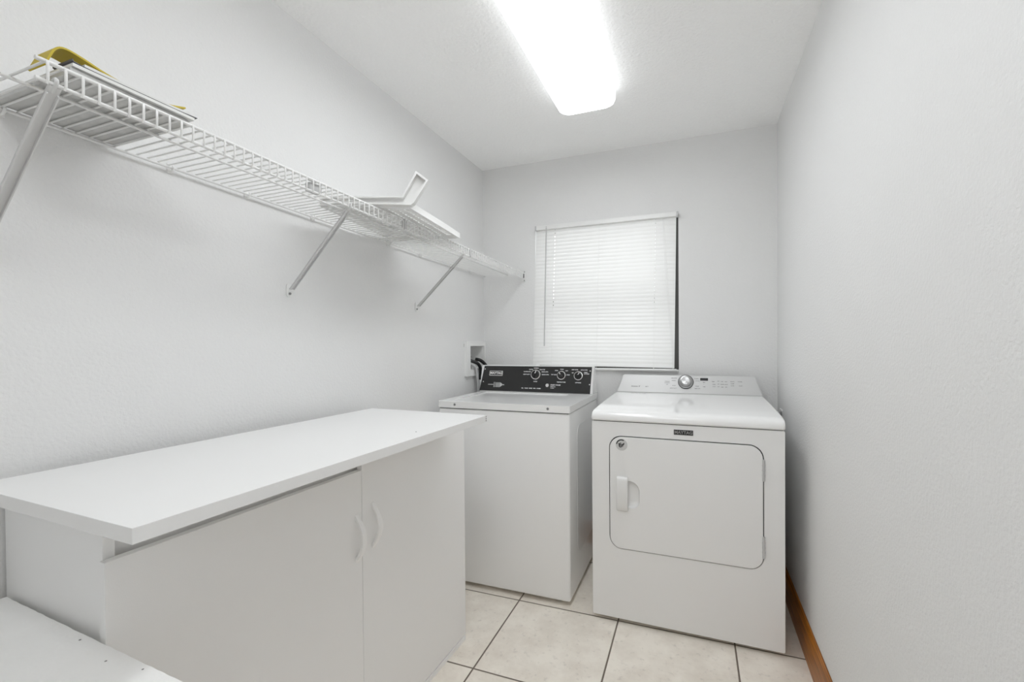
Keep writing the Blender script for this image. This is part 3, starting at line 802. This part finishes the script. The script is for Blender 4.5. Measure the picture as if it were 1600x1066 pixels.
# ================================================================== SUPPLY BOX AND HOSES
sb = thing('supply_box', 'white recessed plumbing box with valves in the left wall behind the washer', 'outlet box', (XL, 2.428, BZ0))
b = bm_new(); fx = .016
plate(b, rrect(2.286 - 2.428, 2.540 - 2.428, .990 - BZ0, 1.2 - BZ0, .004, 3), [[(BY0 + .001 - 2.428, .001), (BY1 - .001 - 2.428, .001), (BY1 - .001 - 2.428, BZ1 - BZ0 - .001), (BY0 + .001 - 2.428, BZ1 - BZ0 - .001)]], YZ, .0006, fx)
obj('face_frame', b, 'plastic', sb)
b = bm_new()
y0, y1, z1 = BY0 + .0012 - 2.428, BY1 - .0012 - 2.428, BZ1 - BZ0 - .0012
dpt = -.085
box(b, dpt, dpt + .002, y0, y1, .0012, z1); box(b, dpt, 0, y0, y0 + .002, .0012, z1); box(b, dpt, 0, y1 - .002, y1, .0012, z1)
box(b, dpt, 0, y0, y1, .0012, .0032); box(b, dpt, 0, y0, y1, z1 - .002, z1)
obj('recess', b, 'plastic', sb)
for yv in (-.058, .010):
    b = bm_new(); tube(b, [(-.045, yv, .004), (-.045, yv, .060)], .010, 12); tube(b, [(-.045, yv, .045), (-.015, yv, .040)], .011, 12)
    tube(b, [(-.045, yv - .018, .068), (-.045, yv + .018, .074)], .005, 8)
    obj('valve', b, 'brass', sb, 'dull metal valve', smooth=40)
obj('mark', box(bm_new(), .0005, .0012, 2.2835 - 2.428, 2.2855 - 2.428, 1.166 - BZ0, 1.184 - BZ0), 'ink_grey', sb)

b = bm_new()
tube(b, smooth_path([(XL - .006, 2.440, 1.088), (XL + .022, 2.446, 1.082), (XL + .040, 2.466, 1.062), (XL + .048, 2.486, 1.036), (XL + .050, 2.498, 1.005), (XL + .050, 2.506, .93), (XL + .052, 2.514, .70), (XL + .052, 2.514, .25)], 8), .0105, 14)
h = obj('drain_hose', b, 'hose_black', smooth=60)
tag(h, 'black hose curving from the plumbing box to behind the washer console', 'hose')
b = bm_new()
tube(b, smooth_path([(XL - .006, 2.375, 1.080), (XL + .026, 2.394, 1.068), (XL + .030, 2.428, 1.042), (XL + .030, 2.438, 1.010), (XL + .030, 2.434, .962)], 8), .0105, 14)
h = obj('supply_hose', b, 'hose_black', smooth=60)
tag(h, 'short black hose bending down from the plumbing box, white at its lower end', 'hose')
obj('hose_end', tube(bm_new(), smooth_path([(XL + .030, 2.434, .962), (XL + .030, 2.433, .90), (XL + .032, 2.44, .60), (XL + .034, 2.45, .25)], 6), .0095, 14), 'plastic', h, 'white lower length', smooth=60)
b = bm_new()
tube(b, smooth_path([(XL - .006, 2.352, 1.066), (XL + .020, 2.355, 1.058), (XL + .030, 2.377, 1.033), (XL + .030, 2.394, .975), (XL + .030, 2.405, .90), (XL + .032, 2.41, .60), (XL + .034, 2.42, .25)], 8), .0085, 12)
h = obj('supply_hose', b, 'hose_grey', smooth=60)
tag(h, 'slim grey hose hanging from the plumbing box left of the black hoses', 'hose')

# small grey plug on the right wall behind the dryer
pl = thing('power_plug', 'tiny grey plug on the right wall just behind the dryer top', 'plug', (XR, 2.40, .838))
b = bm_new(); prism(b, rrect(-.010, .060, -.075, .016, .006, 4), YZ, -.006, -.0006); obj('wall_plate', b, 'plastic', pl)
b = bm_new(); box(b, -.030, -.006, -.022, .008, -.012, .012, .005, 3); obj('plug_body', b, 'screw', pl, smooth=40)
b = bm_new(); tube(b, smooth_path([(-.022, .005, -.008), (-.026, .02, -.05), (-.024, .06, -.20), (-.03, .08, -.45), (-.03, .09, -.70)], 6), .005, 10); obj('cord', b, 'rubber', pl, smooth=60)

# ================================================================== LIGHT AND CAMERA
wd = bpy.data.worlds.new('World'); SC.world = wd; wd.use_nodes = True
WN = wd.node_tree.nodes; WL = wd.node_tree.links; bg = WN['Background']
# hazy daylight: bright sky on the window side, dim added fill on the doorway side
tcw = WN.new('ShaderNodeTexCoord'); spw = WN.new('ShaderNodeSeparateXYZ'); WL.new(tcw.outputs['Generated'], spw.inputs[0])
mrw = WN.new('ShaderNodeMapRange'); mrw.interpolation_type = 'SMOOTHSTEP'
mrw.inputs['From Min'].default_value = -.25; mrw.inputs['From Max'].default_value = .25
DOORWAY_FILL, SKY_WINDOW = 0.7, 2.5
mrw.inputs['To Min'].default_value = DOORWAY_FILL; mrw.inputs['To Max'].default_value = SKY_WINDOW
WL.new(spw.outputs[1], mrw.inputs['Value']); WL.new(mrw.outputs[0], bg.inputs['Strength'])
bg.inputs['Color'].default_value = (.98, .99, 1, 1)
for nm, cxp, czp, yy, wx_, wz_, rx in (('doorway_portal', -.22, 1.02, YF - T - .01, .88, 2.04, PI / 2), ('window_portal', (WX0 + WX1) / 2, (WZ0 + WZ1) / 2, YB + T + .01, WX1 - WX0, WZ1 - WZ0, -PI / 2)):
    la = bpy.data.lights.new(nm, 'AREA'); la.shape = 'RECTANGLE'; la.size = wx_; la.size_y = wz_; la.cycles.is_portal = True
    lo_ = bpy.data.objects.new(nm, la); COL.objects.link(lo_); lo_.location = (cxp, yy, czp); lo_.rotation_euler = (rx, 0, 0)

f, yaw, pitch, roll = 688.267, .35439, -.010136, -.0073657
c, s = math.cos(yaw), math.sin(yaw)
R_ = Vector((c, s, 0)); F0 = Vector((-s, c, 0)); Z_ = Vector((0, 0, 1))
F_ = math.cos(pitch) * F0 + math.sin(pitch) * Z_; U_ = math.cos(pitch) * Z_ - math.sin(pitch) * F0
Xc = math.cos(roll) * R_ + math.sin(roll) * U_; Yc = -math.sin(roll) * R_ + math.cos(roll) * U_
cam = bpy.data.cameras.new('camera'); co = bpy.data.objects.new('camera', cam); COL.objects.link(co)
m = Matrix((Xc, Yc, -F_)).transposed().to_4x4(); m.translation = Vector((0, 0, CAMH)); co.matrix_world = m
cam.sensor_fit = 'HORIZONTAL'; cam.sensor_width = 36; cam.lens = f / 1600 * 36
cam.shift_x = -32.117 / 1600; cam.shift_y = 12.279 / 1600; cam.clip_start = .02
SC.camera = co

vs = SC.view_settings
vs.view_transform = 'Standard'; vs.look = 'None'; vs.gamma = 1; vs.use_curve_mapping = False
vs.exposure = 0.17
SC.cycles.max_bounces = 16; SC.cycles.diffuse_bounces = 12
